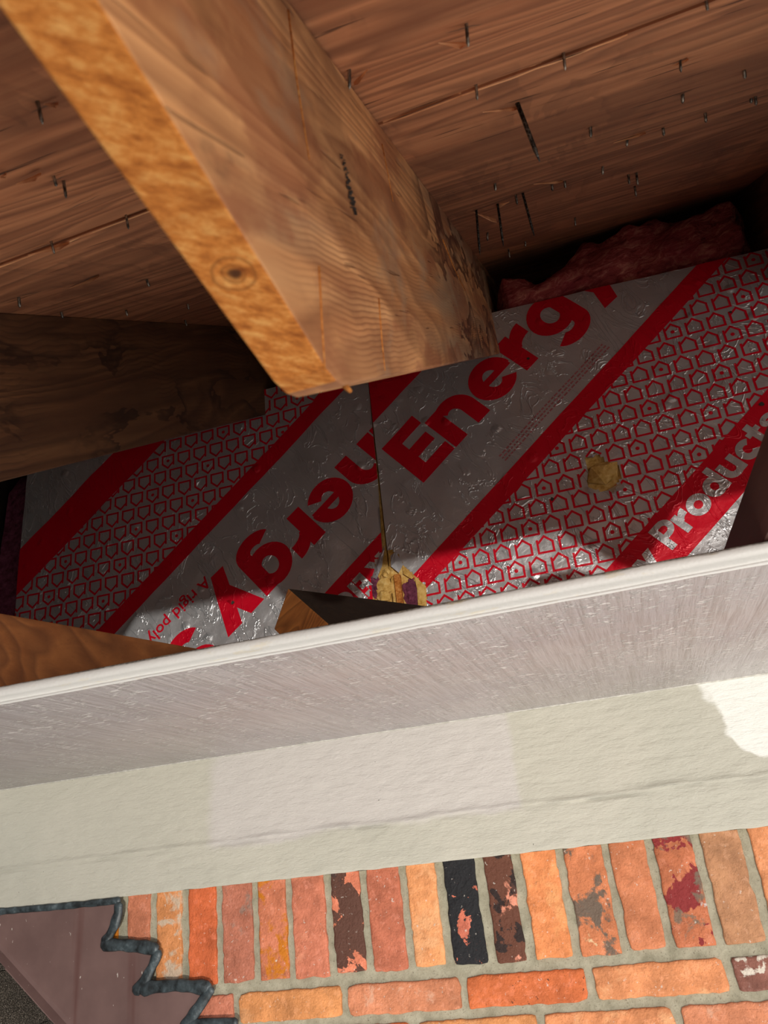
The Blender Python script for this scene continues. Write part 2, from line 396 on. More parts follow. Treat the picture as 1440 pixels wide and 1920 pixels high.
# pale torn veneer along the sheet edge, in lengths
for xa, xb, w_ in ((-.66, -.28, .006), (-.09, -.02, .003), (-.02, .115, .006)):
    bm = bmesh.new(); n_ = 26; a = []; b = []
    for i in range(n_ + 1):
        x = xa + (xb - xa) * i / n_; y = joint_y(x) + jig(x); ww = w_ * math.sin(math.pi * min(1, max(0.02, i / n_))) ** .4 * (.6 + .4 * noise.noise(Vector((x * 60, 1, 1))))
        z = Z0 + T * y
        a.append((x, y - .0012, z + .0045)); b.append((x, y + ww, z + T * ww - .0012))
    from_py('torn_veneer_edge', a + b, [(i, i + 1, n_ + 2 + i, n_ + 1 + i) for i in range(n_)], M['ply_edge'], up)

def sheet_at(p): return low_sheet if p.y < joint_y(p.x) else up
# nails through the deck: photo positions of root and tip
nrm = Vector((0, T, -1)).normalized()
def nail(qa, qb, r=.0011, dark=False, name='nail'):
    a = onRoof(qa); rb = ray(qb).normalized()
    # point of the tip's sight line nearest to the line through the root along the deck normal
    w0 = a; b_ = nrm.dot(rb); d_ = nrm.dot(w0); e_ = rb.dot(w0); den = 1 - b_ * b_
    s_ = (e_ - 0) ; tc_ = (e_ - b_ * d_) / den
    tip = rb * tc_
    if (tip - a).length > .14: tip = a + (tip - a).normalized() * .14
    bm = bmesh.new(); v = (tip - a); L = v.length
    tube(bm, [a - v.normalized() * .006, a + v * .80, a + v], r, r, 7)
    bm.verts.ensure_lookup_table()
    for q in bm.verts[-7:]:
        q.co = tip + (q.co - tip) * .25
    o = from_bm(name, bm, M['nail_dark' if dark else 'nail'], sheet_at(a), True)
    return a, tip
NAILS = [((875, 52), (878, 88), 0), ((1057, 105), (1060, 132), 0), ((893, 165), (895, 188), 0), ((655, 138), (655, 168), 0),
         ((1107, 238), (1108, 258), 0), ((1176, 260), (1175, 275), 0), ((1243, 240), (1245, 255), 0), ((1275, 113), (1277, 136), 0), ((1395, 132), (1397, 148), 0),
         ((1280, 177), (1280, 194), 0), ((1322, 212), (1324, 230), 0), ((1416, 181), (1418, 198), 0), ((1408, 185), (1409, 194), 0), ((1325, 8), (1327, 20), 0), ((928, 344), (929, 358), 0),
         ((1035, 346), (1036, 358), 0), ((1059, 340), (1060, 353), 0), ((1130, 312), (1130, 328), 0), ((1178, 327), (1180, 346), 0), ((1193, 324), (1196, 348), 0),
         ((1190, 349), (1193, 369), 0), ((967, 365), (970, 384), 0), ((1078, 408), (1079, 424), 0), ((914, 436), (914, 452), 0), ((985, 452), (985, 463), 0),
         ((72, 198), (80, 233), 0), ((102, 336), (106, 350), 0), ((120, 345), (124, 372), 0), ((237, 408), (241, 430), 0), ((97, 457), (102, 476), 0), ((275, 524), (280, 538), 0),
         ((35, 557), (37, 577), 0), ((236, 581), (239, 593), 0), ((352, 570), (354, 581), 0), ((115, 585), (118, 598), 0), ((347, 600), (350, 612), 0),
         ((970, 193), (1012, 303), 2), ((980, 362), (1002, 443), 1), ((933, 382), (944, 462), 1), ((893, 394), (900, 478), 1), ((953, 466), (956, 484), 0)]
for a, b, k_ in NAILS:
    d_ = onRoof(a).length
    if k_ == 2:
        nail(a, b, .0021, True)
    else:
        nail(a, b, max(.0009, .00125 * (1 if d_ < .9 else 1.5)), k_ == 1)
# splinters of veneer torn out round the nail points
def splinter(qa, qb, wid, lift):
    a, b = onRoof(qa), onRoof(qb); ax = (b - a); s_ = Vector((0, 1, T)).normalized() * wid
    mid_ = a + ax * .75
    vs = [a, b + s_ * .2, b - s_ * .8 + nrm * lift, mid_ + nrm * lift * .9, a + nrm * .0006, b + nrm * lift * .5]
    from_py('splinter', vs, [(0, 4, 3), (0, 3, 2, 5), (0, 5, 1), (4, 5, 2, 3), (0, 1, 5)], M['ply_edge'], sheet_at(a))
for qa, qb, w_, l_ in (((822, 80), (872, 76), .010, .006), ((905, 210), (975, 198), .006, .004), ((690, 128), (662, 152), .008, .005), ((30, 345), (75, 322), .008, .005),
                       ((52, 478), (128, 452), .010, .006), ((130, 540), (185, 515), .008, .005), ((888, 398), (930, 410), .010, .008), ((955, 378), (930, 384), .008, .006),
                       ((1000, 345), (1055, 338), .006, .004), ((1150, 268), (1210, 246), .007, .004), ((1260, 124), (1290, 108), .006, .003), ((0, 332), (10, 322), .006, .004), ((82, 195), (108, 190), .006, .004)):
    splinter(qa, qb, w_, l_)

def split(qa, qb, w_):
    a, b = onRoof(qa, -.0006), onRoof(qb, -.0006); s_ = Vector((0, 1, T)).normalized(); n_ = 12; up_ = []; dn = []
    for i in range(n_ + 1):
        f_ = i / n_; p = a.lerp(b, f_) + s_ * .0018 * noise.noise(Vector((qa[0] + f_ * 5, qa[1], 0))); h_ = w_ * math.sin(math.pi * f_) ** .6 * (.6 + .5 * abs(noise.noise(Vector((f_ * 9, qa[0], 2)))))
        up_.append(p + s_ * h_); dn.append(p - s_ * h_)
    from_py('grain_split', up_ + dn, [(i, i + 1, n_ + 2 + i, n_ + 1 + i) for i in range(n_)], M['hole'], sheet_at(a))
for qa, qb, w_ in (((720, 233), (892, 166), .0009), ((1035, 118), (1145, 80), .0012), ((835, 62), (905, 44), .0010), ((945, 196), (1018, 174), .0010), ((1140, 270), (1262, 232), .0013), ((1020, 350), (1076, 334), .0013),
                   ((884, 397), (1003, 352), .0015), ((1258, 122), (1292, 106), .0010), ((1335, 288), (1376, 276), .0018), ((1096, 244), (1122, 234), .0010), ((1262, 182), (1300, 168), .0010), ((1160, 336), (1205, 320), .0012), ((55, 212), (108, 190), .0009),
                   ((92, 342), (128, 328), .0009), ((108, 402), (192, 364), .0007), ((48, 474), (132, 446), .0010), ((128, 540), (188, 513), .0013), ((38, 555), (78, 546), .0013), ((252, 530), (282, 520), .0014), ((1070, 415), (1140, 396), .0014)):
    split(qa, qb, w_)

# ------------------------------------------------------------------ rafters
H0, HT = .2271, -.0944
def rafter(x0, label, side_mat, first, y_end=2.35):
    yt = (H0 - Z0) / (T - HT); yk = (H0 - (Z0 - DEP)) / (T - HT)
    root = empty('rafter', (x0, yk, H0 + HT * yk)); tag(root, label, 'rafter', 'rafters under the roof deck')
    bm = bmesh.new()
    lo = lambda y: Z0 + T * y - DEP
    hi = lambda y: Z0 + T * y + .001
    prof = [(yt, hi(yt) - .002), (y_end, hi(y_end)), (y_end, lo(y_end)), (1.5, lo(1.5)), (1.0, lo(1.0)), (.6, lo(.6)), (yk + .012, lo(yk + .012)), (yk, H0 + HT * yk + .003), (yk - .014, H0 + HT * (yk - .014)), (.12, H0 + HT * .12)]
    extrude_x(bm, prof, x0, x0 + W)
    es = [e_ for e_ in bm.edges if abs(e_.verts[0].co.x - e_.verts[1].co.x) < 1e-6]
    bmesh.ops.bevel(bm, geom=es, offset=.0014, segments=2, profile=.5, affect='EDGES', clamp_overlap=True)
    o = from_bm('timber', bm, side_mat, root, False)
    o.data.materials.append(M['cut'])
    for p in o.data.polygons:
        if p.normal.z < -.6 and p.center.y < yk and abs(p.normal.x) < .8: p.material_index = 1
    return root
main = rafter(XR - W, 'sunlit brown rafter with an orange sawn underside jutting towards the viewer', M['raft'], True)
SP = .5696
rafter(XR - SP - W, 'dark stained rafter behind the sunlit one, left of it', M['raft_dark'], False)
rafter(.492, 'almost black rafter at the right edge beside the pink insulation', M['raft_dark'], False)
# ink stamp on the side of the main rafter
vs, fs = [], []
def ink(q, w_, h_):
    c_ = [onX((q[0] + dx, q[1] + dy), XR + .0006) for dx, dy in ((-w_, -h_), (w_, -h_ * .6), (w_, h_), (-w_, h_ * .7))]
    i = len(vs); vs.extend(c_); fs.append((i, i + 1, i + 2, i + 3))
r2 = random.Random(3)
for i in range(34):
    f_ = i / 33; x_ = 641 + 26 * f_ + r2.uniform(-4, 4); y_ = 290 + 112 * f_ + r2.uniform(-2, 2)
    ink((x_, y_), r2.uniform(.8, 2.2) * (1 + f_ * .5), r2.uniform(1.0, 2.6) * (1 + f_ * .6))
for y_ in (352, 362, 372, 382, 392, 399): ink((655 + (y_ - 352) * .25, y_), 2.4, 4.5)
from_py('ink_stamp', vs, fs, M['ink'], main)
# splits and proud slivers along the rafter side
for pts, r_ in (([(598, 500), (603, 600), (609, 690)], .0007), ([(710, 560), (716, 640), (722, 695)], .0007), ([(540, 20), (556, 150), (580, 300)], .0008), ([(716, 270), (728, 330), (737, 378)], .0006), ([(830, 450), (850, 500), (872, 545)], .0012)):
    bm = bmesh.new(); tube(bm, [onX(q, XR + .0002) for q in pts], r_, r_ * .5, 6); from_bm('raised_sliver', bm, M['cut'], main, True)
bm = bmesh.new(); a = onX((640, 722), XR - .006); tube(bm, [a + Vector((0, 0, .004)), a + Vector((.002, .001, -.001)), a + Vector((.004, .002, -.004))], .0022, .001, 6); from_bm('wood_chip', bm, M['cut'], main, True)

# ------------------------------------------------------------------ printed foil boards
A = math.radians(38.65); U = Vector((math.cos(A), math.sin(A))); N = Vector((-math.sin(A), math.cos(A)))
OR_ = Vector((-.303, .725)); OL_ = Vector((-.333, .945))
def disp(x, z):
    return .0024 * noise.noise(Vector((x * 7, z * 7, 0))) + .0016 * noise.noise(Vector((x * 18, z * 18, 4)))
HOLE_R = [tuple(onY(q, YF).xz) for q in ((1096, 858), (1118, 850), (1138, 866), (1162, 872), (1164, 892), (1156, 916), (1125, 922), (1100, 912), (1104, 888))]
HOLE_S_R = [tuple(onY(q, YF).xz) for q in ((716, 1030), (742, 1034), (756, 1060), (778, 1078), (798, 1100), (800, 1150), (690, 1160), (700, 1060))]
HOLE_S_L = [tuple(onY(q, YF).xz) for q in ((722, 1022), (708, 1050), (697, 1082), (693, 1150), (760, 1150), (760, 1020))]
def seam_x(z): return -.4005 - (1.015 - z) * .0125 - (.006 if z < .75 else 0) * min(1, (.75 - z) / .2)
SEAM_R = lambda z: -.3995
# --- glyphs in units of cap height, as convex quads
def rect(x0, y0, x1, y1): return [[(x0, y0), (x1, y0), (x1, y1), (x0, y1)]]
def arc(cx, cy, ro, ri, a0, a1, n=18):
    ro = ro if isinstance(ro, tuple) else (ro, ro); ri = ri if isinstance(ri, tuple) else (ri, ri); q = []
    for i in range(n):
        b0 = math.radians(a0 + (a1 - a0) * i / n); b1 = math.radians(a0 + (a1 - a0) * (i + 1) / n)
        q.append([(cx + ri[0] * math.cos(b0), cy + ri[1] * math.sin(b0)), (cx + ro[0] * math.cos(b0), cy + ro[1] * math.sin(b0)),
                  (cx + ro[0] * math.cos(b1), cy + ro[1] * math.sin(b1)), (cx + ri[0] * math.cos(b1), cy + ri[1] * math.sin(b1))])
    return q
def glyph(ch, s=.28):
    xh = .73; o = xh / 2
    if ch == 'E': return rect(0, 0, s, 1) + rect(s, 0, .75, .22) + rect(s, .39, .68, .61) + rect(s, .78, .75, 1), .78
    if ch == 'n': return rect(0, 0, s, xh) + rect(.82 - s, 0, .82, .36) + arc(.41, .36, (.41, .39), (.41 - s, .17), 0, 125), .86
    if ch == 'u': return rect(.78 - s, 0, .78, xh) + rect(0, .34, s, xh) + arc(.39, .34, (.39, .36), (.39 - s, .14), 180, 330), .84
    if ch == 'e': return arc(.41, o, (.41, .39), (.41 - s * .95, .18), 0, 322, 30) + rect(.12, o - .05, .80, o + .07), .85
    if ch == 'o': return arc(.42, o, (.42, .39), (.42 - s, .15), 0, 360, 32), .87
    if ch == 'c': return arc(.41, o, (.41, .39), (.41 - s, .16), 42, 318, 28), .76
    if ch == 'r': return rect(0, 0, s, xh) + arc(.56, .34, (.42, .40), (.26, .13), 88, 172, 12), .60
    if ch == 'g': return arc(.40, o + .01, (.40, .38), (.40 - s * .9, .17), 0, 360, 32) + rect(.80 - s, -.02, .80, xh) + arc(.40, -.02, (.40, .30), (.40 - s, .07), 205, 360, 18), .86
    if ch == 'y': return [[(0, xh), (.31, xh), (.56, .10), (.27, .02)], [(.52, xh), (.84, xh), (.50, -.08), (.24, .03)], [(.50, -.08), (.24, .03), (.12, -.28), (.40, -.30)]], .86
    if ch == 'd': return arc(.40, o, (.40, .38), (.40 - s, .15), 0, 360, 30) + rect(.82 - s, 0, .82, 1), .88
    if ch == 't': return rect(.14, .10, .14 + s, .95) + rect(0, xh - .2, .56, xh) + arc(.44, .24, (.30, .25), (.02, .04), 180, 275, 8), .60
    if ch == 's': return arc(.33, .53, (.31, .21), (.08, .03), 30, 270, 16) + arc(.33, .20, (.33, .21), (.08, .03), -150, 90, 16), .68
    if ch == 'S': return arc(.40, .71, (.40, .30), (.13, .09), 25, 270, 20) + arc(.40, .29, (.40, .30), (.13, .09), -155, 90, 20), .86
    if ch == 'P': return rect(0, 0, s, 1) + arc(.42, .68, (.36, .32), (.13, .12), -90, 90, 16) + rect(s, .80, .42, 1) + rect(s, .36, .42, .56), .80
    if ch == 'R': return rect(0, 0, s, 1) + arc(.42, .68, (.36, .32), (.13, .12), -90, 90, 16) + rect(s, .80, .42, 1) + rect(s, .36, .42, .56) + [[(.30, .40), (.60, .40), (.86, 0), (.54, 0)]], .88
    if ch == 'M': return rect(0, 0, .25, 1) + rect(.75, 0, 1.0, 1) + [[(.25, 1), (.5, .5), (.5, .12), (.2, .7)], [(.75, 1), (.8, .7), (.5, .12), (.5, .5)]], 1.07
    if ch == 'A': return [[(0, 0), (.28, 0), (.58, 1), (.34, 1)], [(.64, 0), (.92, 0), (.60, 1), (.36, 1)]] + rect(.25, .20, .68, .40), .95
    if ch == 'X': return [[(0, 0), (.3, 0), (.88, 1), (.58, 1)], [(.58, 0), (.88, 0), (.3, 1), (0, 1)]], .92
    return [], .35
def text_quads(s, cap, u0, s0, stroke=.28, track=0.0):
    out = []; u = u0
    for ch in s:
        g, adv = glyph(ch, stroke); out.append([])
        for q in g: out[-1].append([(u + x * cap, s0 + y * cap) for x, y in q])
        u += (adv + track) * cap
    return out, u
def font_quads(s, size, u0, s0):
    cu = bpy.data.curves.new('tmp', 'FONT'); cu.body = s; cu.size = size; cu.offset = size * .012; cu.resolution_u = 3
    ob = bpy.data.objects.new('tmp', cu); C.objects.link(ob)
    dg = bpy.context.evaluated_depsgraph_get(); me = ob.evaluated_get(dg).to_mesh()
    q = [[(u0 + me.vertices[i].co.x, s0 + me.vertices[i].co.y) for i in p.vertices] for p in me.polygons]
    ob.evaluated_get(dg).to_mesh_clear(); bpy.data.objects.remove(ob)
    return q
def to_plane(q, o, sgn):
    return [tuple(o + sgn * (U * a + N * b)) for a, b in q]

SP_ = .5696
def board(side):
    right_ = side == 'R'; o = OR_ if right_ else OL_; sgn = 1 if right_ else -1
    x_lo, x_hi = (-.3995, .80) if right_ else (-1.338, -.40)
    zb = .30
    top = (lambda x: 1.1000 - .047 * x) if right_ else (lambda x: 1.066)
    holes = [HOLE_R, HOLE_S_R] if right_ else [HOLE_S_L]
    yb = YF if right_ else YF + .0015
    root = empty('insulation_board', ((x_lo + x_hi) / 2, YF, zb))
    tag(root, 'foil-faced insulation board with red print the right way up, right of the seam' if right_ else 'foil-faced insulation board with upside-down red print, left of the seam', 'insulation board', 'foil insulation boards')
    # facer
    nx = int((x_hi - x_lo) / .006); nz = int((1.08 - zb) / .006); vs = []; fs = []
    for j in range(nz + 1):
        for i in range(nx + 1):
            x = x_lo + (x_hi - x_lo) * i / nx; z = zb + (top(x) - zb) * j / nz
            if not right_ and x > seam_x(z) - .02: x = min(x, seam_x(z)) if i < nx else seam_x(z)
            vs.append((x, yb - disp(x, z), z))
    for j in range(nz):
        for i in range(nx):
            a = j * (nx + 1) + i; cx = (vs[a][0] + vs[a + 1][0]) / 2; cz = (vs[a][2] + vs[a + nx + 1][2]) / 2
            if any(inside((cx, cz), h) for h in holes): continue
            if cz > Z0 + T * 1.5 - DEP + .004 and any(c0 + .004 < cx < c1 - .004 for c0, c1 in ((XR - W, XR), (.492, .492 + W), (XR - SP_ - W, XR - SP_))): continue
            fs.append((a, a + 1, a + nx + 2, a + nx + 1))
    from_py('foil_facer', vs, fs, M['foil'], root, True)
    # foam core
    bm = bmesh.new(); xa, xb = (x_lo - .0005, x_hi) if right_ else (x_lo, -.4035)
    y0 = yb + .005
    zn = Z0 + T * 1.5 - DEP - .003; cuts = ((XR - W, XR), (.492, .492 + W)) if right_ else ((XR - SP_ - W, XR - SP_),)
    prof = [(xa, zb), (xb, zb), (xb, top(xb) - .001)]
    for c0, c1 in cuts[::-1]:
        prof += [(c1 + .001, top(c1) - .001), (c1 + .001, zn), (c0 - .001, zn), (c0 - .001, top(c0) - .001)]
    prof.append((xa, top(xa) - .001)); n4 = len(prof)
    f0 = [bm.verts.new((x, y0, z)) for x, z in prof]; f1 = [bm.verts.new((x, y0 + .022, z)) for x, z in prof]
    bm.faces.new(f0); bm.faces.new(f1[::-1])
    for i in range(n4): bm.faces.new((f0[i], f1[i], f1[(i + 1) % n4], f0[(i + 1) % n4]))
    bmesh.ops.recalc_face_normals(bm, faces=bm.faces[:])
    from_bm('foam_core', bm, M['foam'], root)
    # print layers
    def layer(name, quads, mat, off, clip_s=None, cell=.012):
        bm = bmesh.new()
        for q in quads:
            pl = to_plane(q, o, sgn)
            try: bm.faces.new([bm.verts.new((p[0], 0, p[1])) for p in pl])
            except ValueError: pass
        def cut(co, no):
            bmesh.ops.bisect_plane(bm, geom=bm.verts[:] + bm.edges[:] + bm.faces[:], dist=1e-6, plane_co=co, plane_no=no, clear_outer=True)
        cut((x_lo + .0004 if right_ else x_lo, 0, 0), (-1, 0, 0)); 
        if right_:
            cut((x_hi, 0, 0), (1, 0, 0)); cut((0, 0, top(0)), Vector((.047, 0, 1)).normalized())
        else:
            cut((seam_x(1.015), 0, 1.015), Vector((1, 0, -.0125)).normalized()); cut((seam_x(.55) , 0, .55), Vector((1, 0, -.04)).normalized()); cut((0, 0, top(0)), (0, 0, 1))
        cut((0, 0, zb), (0, 0, -1))
        if clip_s:
            for s_, d_ in ((clip_s[0], -1), (clip_s[1], 1)):
                p = o + sgn * N * s_; n_ = sgn * N * d_
                cut((p.x, 0, p.y), (n_.x, 0, n_.y))
        if cell:
            xs = [v.co.x for v in bm.verts]; zs = [v.co.z for v in bm.verts]
            if xs:
                x = min(xs) + cell
                while x < max(xs):
                    bmesh.ops.bisect_plane(bm, geom=bm.verts[:] + bm.edges[:] + bm.faces[:], dist=1e-6, plane_co=(x, 0, 0), plane_no=(1, 0, 0)); x += cell
                z = min(zs) + cell
                while z < max(zs):
                    bmesh.ops.bisect_plane(bm, geom=bm.verts[:] + bm.edges[:] + bm.faces[:], dist=1e-6, plane_co=(0, 0, z), plane_no=(0, 0, 1)); z += cell
        dead = [f for f in bm.faces if any(inside((f.calc_center_median().x, f.calc_center_median().z), h) for h in holes) or (f.calc_center_median().z > Z0 + T * 1.5 - DEP + .004 and any(c0 < f.calc_center_median().x < c1 for c0, c1 in ((XR - W, XR), (.492, .492 + W), (XR - SP_ - W, XR - SP_))))]
        bmesh.ops.delete(bm, geom=dead, context='FACES')
        for v in bm.verts: v.co.y = yb - disp(v.co.x, v.co.z) - off
        for f in bm.faces:
            f.normal_update()
            if f.normal.y > 0: f.normal_flip()
        if not bm.faces: bm.free(); return None
        if name == 'printed_stripe':      # a stripe cut in two by a torn hole becomes two pieces
            left_ = set(bm.faces); isl = []
            while left_:
                st = [left_.pop()]; grp = set(st)
                while st:
                    f = st.pop()
                    for e_ in f.edges:
                        for g in e_.link_faces:
                            if g in left_: left_.discard(g); grp.add(g); st.append(g)
                isl.append(grp)
            for grp in isl[1:]:
                b2 = bmesh.new(); mp = {}
                for f in grp:
                    for v in f.verts:
                        if v not in mp: mp[v] = b2.verts.new(v.co)
                    b2.faces.new([mp[v] for v in f.verts])
                from_bm(name, b2, mat, root, True)
                bmesh.ops.delete(bm, geom=list(grp), context='FACES')
        return from_bm(name, bm, mat, root, True)
    def words(name, letters, mat, off):
        for q in letters: layer(name, q, mat, off)
    def stripe(s0, s1, name='printed_stripe'):
        layer(name, [[(-1.9 + .05 * i, s0), (-1.85 + .05 * i, s0), (-1.85 + .05 * i, s1), (-1.9 + .05 * i, s1)] for i in range(80)], M['red'], .0009)
    stripe(-.168, -.127); stripe(-.509, -.414); stripe(.196, .291)
    if not right_: stripe(-.873, -.832)
    # words
    q, u = text_quads('Energy', .134, 0, 0, .28)
    words('printed_letter', q, M['red'], .0009)
    if not right_:
        q, u = text_quads('S', .134, u + .03, 0, .28); words('printed_letter', q, M['red'], .0009)
        layer('printed_small_text', font_quads('A rigid poly', .040, .590, -.055), M['red'], .0009)
        q = [text_quads('R', .054, .287, .2235, .27)[0][0], [[(.347 + (a - .347) * .60, b) for a, b in qq] for qq in text_quads('E', .054, .347, .2235, .36)[0][0]], [[(.3735, .2235), (.3870, .2235), (.3870, .2775), (.3735, .2775)]], text_quads('o', .054, .392, .2235, .27)[0][0]]
        words('printed_white_letter', q, M['foil'], .0016)
    else:
        q, u = text_quads('y', .056, .126, -.486, .26); words('printed_white_letter', q, M['foil'], .0016)
        q, u = text_quads('Products', .056, .197, -.482, .26); words('printed_white_letter', q, M['foil'], .0016)
        # two lines of faint tiny print
        q = []; rr = random.Random(11)
        for s_ in (-.091, -.099, -.107):
            u = .145
            while u < .475:
                w_ = rr.uniform(.004, .010); q.append([(u, s_), (u + w_, s_), (u + w_, s_ + .0036), (u, s_ + .0036)]); u += w_ + rr.uniform(.002, .004)
        layer('printed_tiny_text', q, M['faint'], .0009, cell=None)
    # rows of little house outlines
    hq = []; tk = .0044
    def seg(p, q, hx, hz, t_=tk):
        p = Vector(p); q = Vector(q); d = (q - p).normalized(); n_ = Vector((-d.y, d.x)) * t_ / 2; p = p - d * t_ * .4; q = q + d * t_ * .4
        return [(hx + a.x, hz + a.y) for a in (p - n_, q - n_, q + n_, p + n_)]
    base = Vector((-.2865, .4765))
    for k_ in range(-14, 24):
        for j in range(-26, 34):
            hx = base.x + .0433 * j + (.0225 if k_ % 2 else 0) - .0006 * k_; hz = base.y + .0406 * k_
            cs = (Vector((hx + .015, hz + .015)) - OR_).dot(N)
            if not (-.45 < cs < -.14 or (not right_ and -.90 < cs < -.80)): continue
            loc = [seg((0, 0), (.030, 0), hx, hz), seg((0, 0), (0, .0262), hx, hz), seg((.030, 0), (.030, .0205), hx, hz),
                   seg((.030, .0205), (.0150, .0335), hx, hz), seg((.0150, .0335), (.0025, .0215), hx, hz)]
            if (j + 3 * k_) % 7 == 3:
                loc.append([(hx + .015 +   .0042 * math.cos(a_ * .785), hz + .014 + .0042 * math.sin(a_ * .785)) for a_ in range(8)])
            for q in loc:
                hq.append([((Vector(p) - OR_).dot(U), (Vector(p) - OR_).dot(N)) for p in q])
    hp = layer('printed_house_pattern', hq, M['red'], .0006, (-.414, -.167), None); hp['kind'] = 'stuff'
    return root
bR = board('R'); bL = board('L')

# torn places: crumbs of foam, foil flaps, the stud behind the seam
def chunk(name, c, size, mat, parent, seed, sub=1, flat=.6):
    bm = bmesh.new(); bmesh.ops.create_icosphere(bm, subdivisions=sub, radius=1); r_ = random.Random(seed)
    for v in bm.verts:
        k_ = r_.uniform(.62, 1.15); v.co = Vector((v.co.x * size[0] * k_, v.co.y * size[1] * k_, v.co.z * size[2] * k_)) + c
    return from_bm(name, bm, mat, parent)
c = onY((1130, 886), YF)
chunk('torn_foam', c + Vector((0, -.004, 0)), (.033, .016, .030), M['foam'], bR, 5)
chunk('torn_foam', c + Vector((-.012, -.004, -.012)), (.014, .008, .012), M['foam'], bR, 8)
chunk('torn_foam', c + Vector((.014, -.003, .008)), (.013, .009, .009), M['foam'], bR, 9)
def flap(pts, mat, parent, name='torn_foil_flap'):
    vs = [onY(q, YF - y) for q, y in pts]; n_ = len(vs)
    cen = sum(vs, Vector()) / n_; vs.append(cen + Vector((0, -.003, .001)))
    from_py(name, vs, [(i, (i + 1) % n_, n_) for i in range(n_)], mat, parent)
flap([((1098, 912), .001), ((1125, 921), .001), ((1120, 926), .010), ((1104, 922), .008)], M['foil'], bR)
flap([((1140, 918), .001), ((1164, 905), .001), ((1166, 916), .011), ((1150, 926), .010)], M['foil'], bR)
flap([((1100, 858), .001), ((1120, 849), .001), ((1112, 858), .009)], M['foil'], bR)
flap([((742, 1034), .001), ((756, 1058), .001), ((748, 1074), .010), ((733, 1062), .012), ((732, 1042), .006)], M['foil'], bR)
flap([((754, 1058), .001), ((778, 1080), .001), ((772, 1086), .006), ((756, 1076), .007)], M['foam'], bR, 'torn_foam')
flap([((776, 1078), .001), ((799, 1100), .001), ((800, 1140), .001), ((784, 1140), .004), ((782, 1104), .004)], M['foam'], bR, 'torn_foam')
flap([((722, 1022), .001), ((708, 1050), .001), ((697, 1082), .001), ((706, 1086), .009), ((716, 1062), .008)], M['foil'], bL)
c = onY((720, 1100), YF)
chunk('torn_foam', c + Vector((.002, .004, .002)), (.020, .009, .032), M['foam'], bL, 21, 2)
chunk('torn_foam', c + Vector((.012, .000, .028)), (.012, .009, .014), M['foam'], bL, 22, 2)
chunk('torn_foam', c + Vector((-.002, -.001, -.022)), (.016, .009, .020), M['foam'], bL, 23, 2)
chunk('fibreglass_wisp', onY((772, 1112), YF + .004), (.020, .006, .034), M['purple'], bR, 25, 3)
chunk('fibreglass_wisp', onY((702, 1100), YF + .004), (.014, .005, .026), M['purple'], bL, 26, 3)
bm = bmesh.new(); a = onY((738, 1078), YF - .006); b = onY((757, 1136), YF - .006)
add_box(bm, (a.x, YF - .008, .36), (a.x + .013, YF + .004, a.z)); bevel_all(bm, .001, 1)
tag(from_bm('wood_sliver', bm, M['cut']), 'narrow orange wood strip showing in the torn seam of the foil boards', 'wood strip')
# small punctures
for q, r_ in (((1035, 936), .004), ((1428, 757), .0045), ((990, 672), .0035), ((1370, 585), .003), ((436, 1130), .004)):
    p = onY(q, YF - disp(onY(q, YF).x, onY(q, YF).z) - .0022); bm = bmesh.new()
    bmesh.ops.create_circle(bm, cap_ends=True, segments=9, radius=r_)
    r3 = random.Random(int(q[0]))
    for v in bm.verts: v.co = Vector((v.co.x * r3.uniform(.7, 1.3), 0, v.co.y * r3.uniform(.7, 1.3))) + p
    from_bm('nail_hole', bm, M['hole'], bR if q[0] > 690 else bL)

# ------------------------------------------------------------------ fibreglass batts
def batt(name, label, x0, x1, yf, ybk, zb, ztop, mat, seed, amp=.022, group=None):
    nx, nr = 90, 36; vs = []; fs = []
    for i in range(nx + 1):
        x = x0 + (x1 - x0) * i / nx; zt = ztop(x); hh = (zt - zb) / 2; cz = (zt + zb) / 2; hy = (ybk - yf) / 2; cy = (ybk + yf) / 2
        endk = min(1, (min(i, nx - i) + .35) / 6) ** .5
        for j in range(nr):
            a_ = 6.28318 * j / nr; cs_, sn_ = math.cos(a_), math.sin(a_)
            sq = lambda v: math.copysign(abs(v) ** .55, v)
            p = Vector((x, cy + hy * sq(cs_) * endk, cz + hh * sq(sn_) * endk))
            d_ = noise.fractal(Vector((p.x * 10 + seed, p.y * 14, p.z * 26)), 1.0, 2.0, 4)
            p += Vector((.2, cs_, sn_)) * amp * d_
            vs.append(p)
    for i in range(nx):
        for j in range(nr):
            fs.append((i * nr + j, i * nr + (j + 1) % nr, (i + 1) * nr + (j + 1) % nr, (i + 1) * nr + j))
    fs.append(tuple(range(nr))); fs.append(tuple(nx * nr + j for j in range(nr))[::-1])
    return tag(from_py(name, vs, fs, mat, None, True), label, 'insulation', group)
batt('fibreglass_batt', 'pink fibreglass batt stuffed above the foil board on the right', -.0905, .489, 1.508, 1.80, 1.100,
     lambda x: 1.221 - .038 * math.exp(-((x - .035) / .05) ** 2) + .035 * min(1, max(0, (x - .05) / .12)), M['pink'], 3.0, .026)
batt('fibreglass_batt', 'dim purple fibreglass batt left of the upside-down foil board', -1.418, -1.342, 1.515, 1.75, .3, lambda x: 1.05, M['purple'], 8.0)

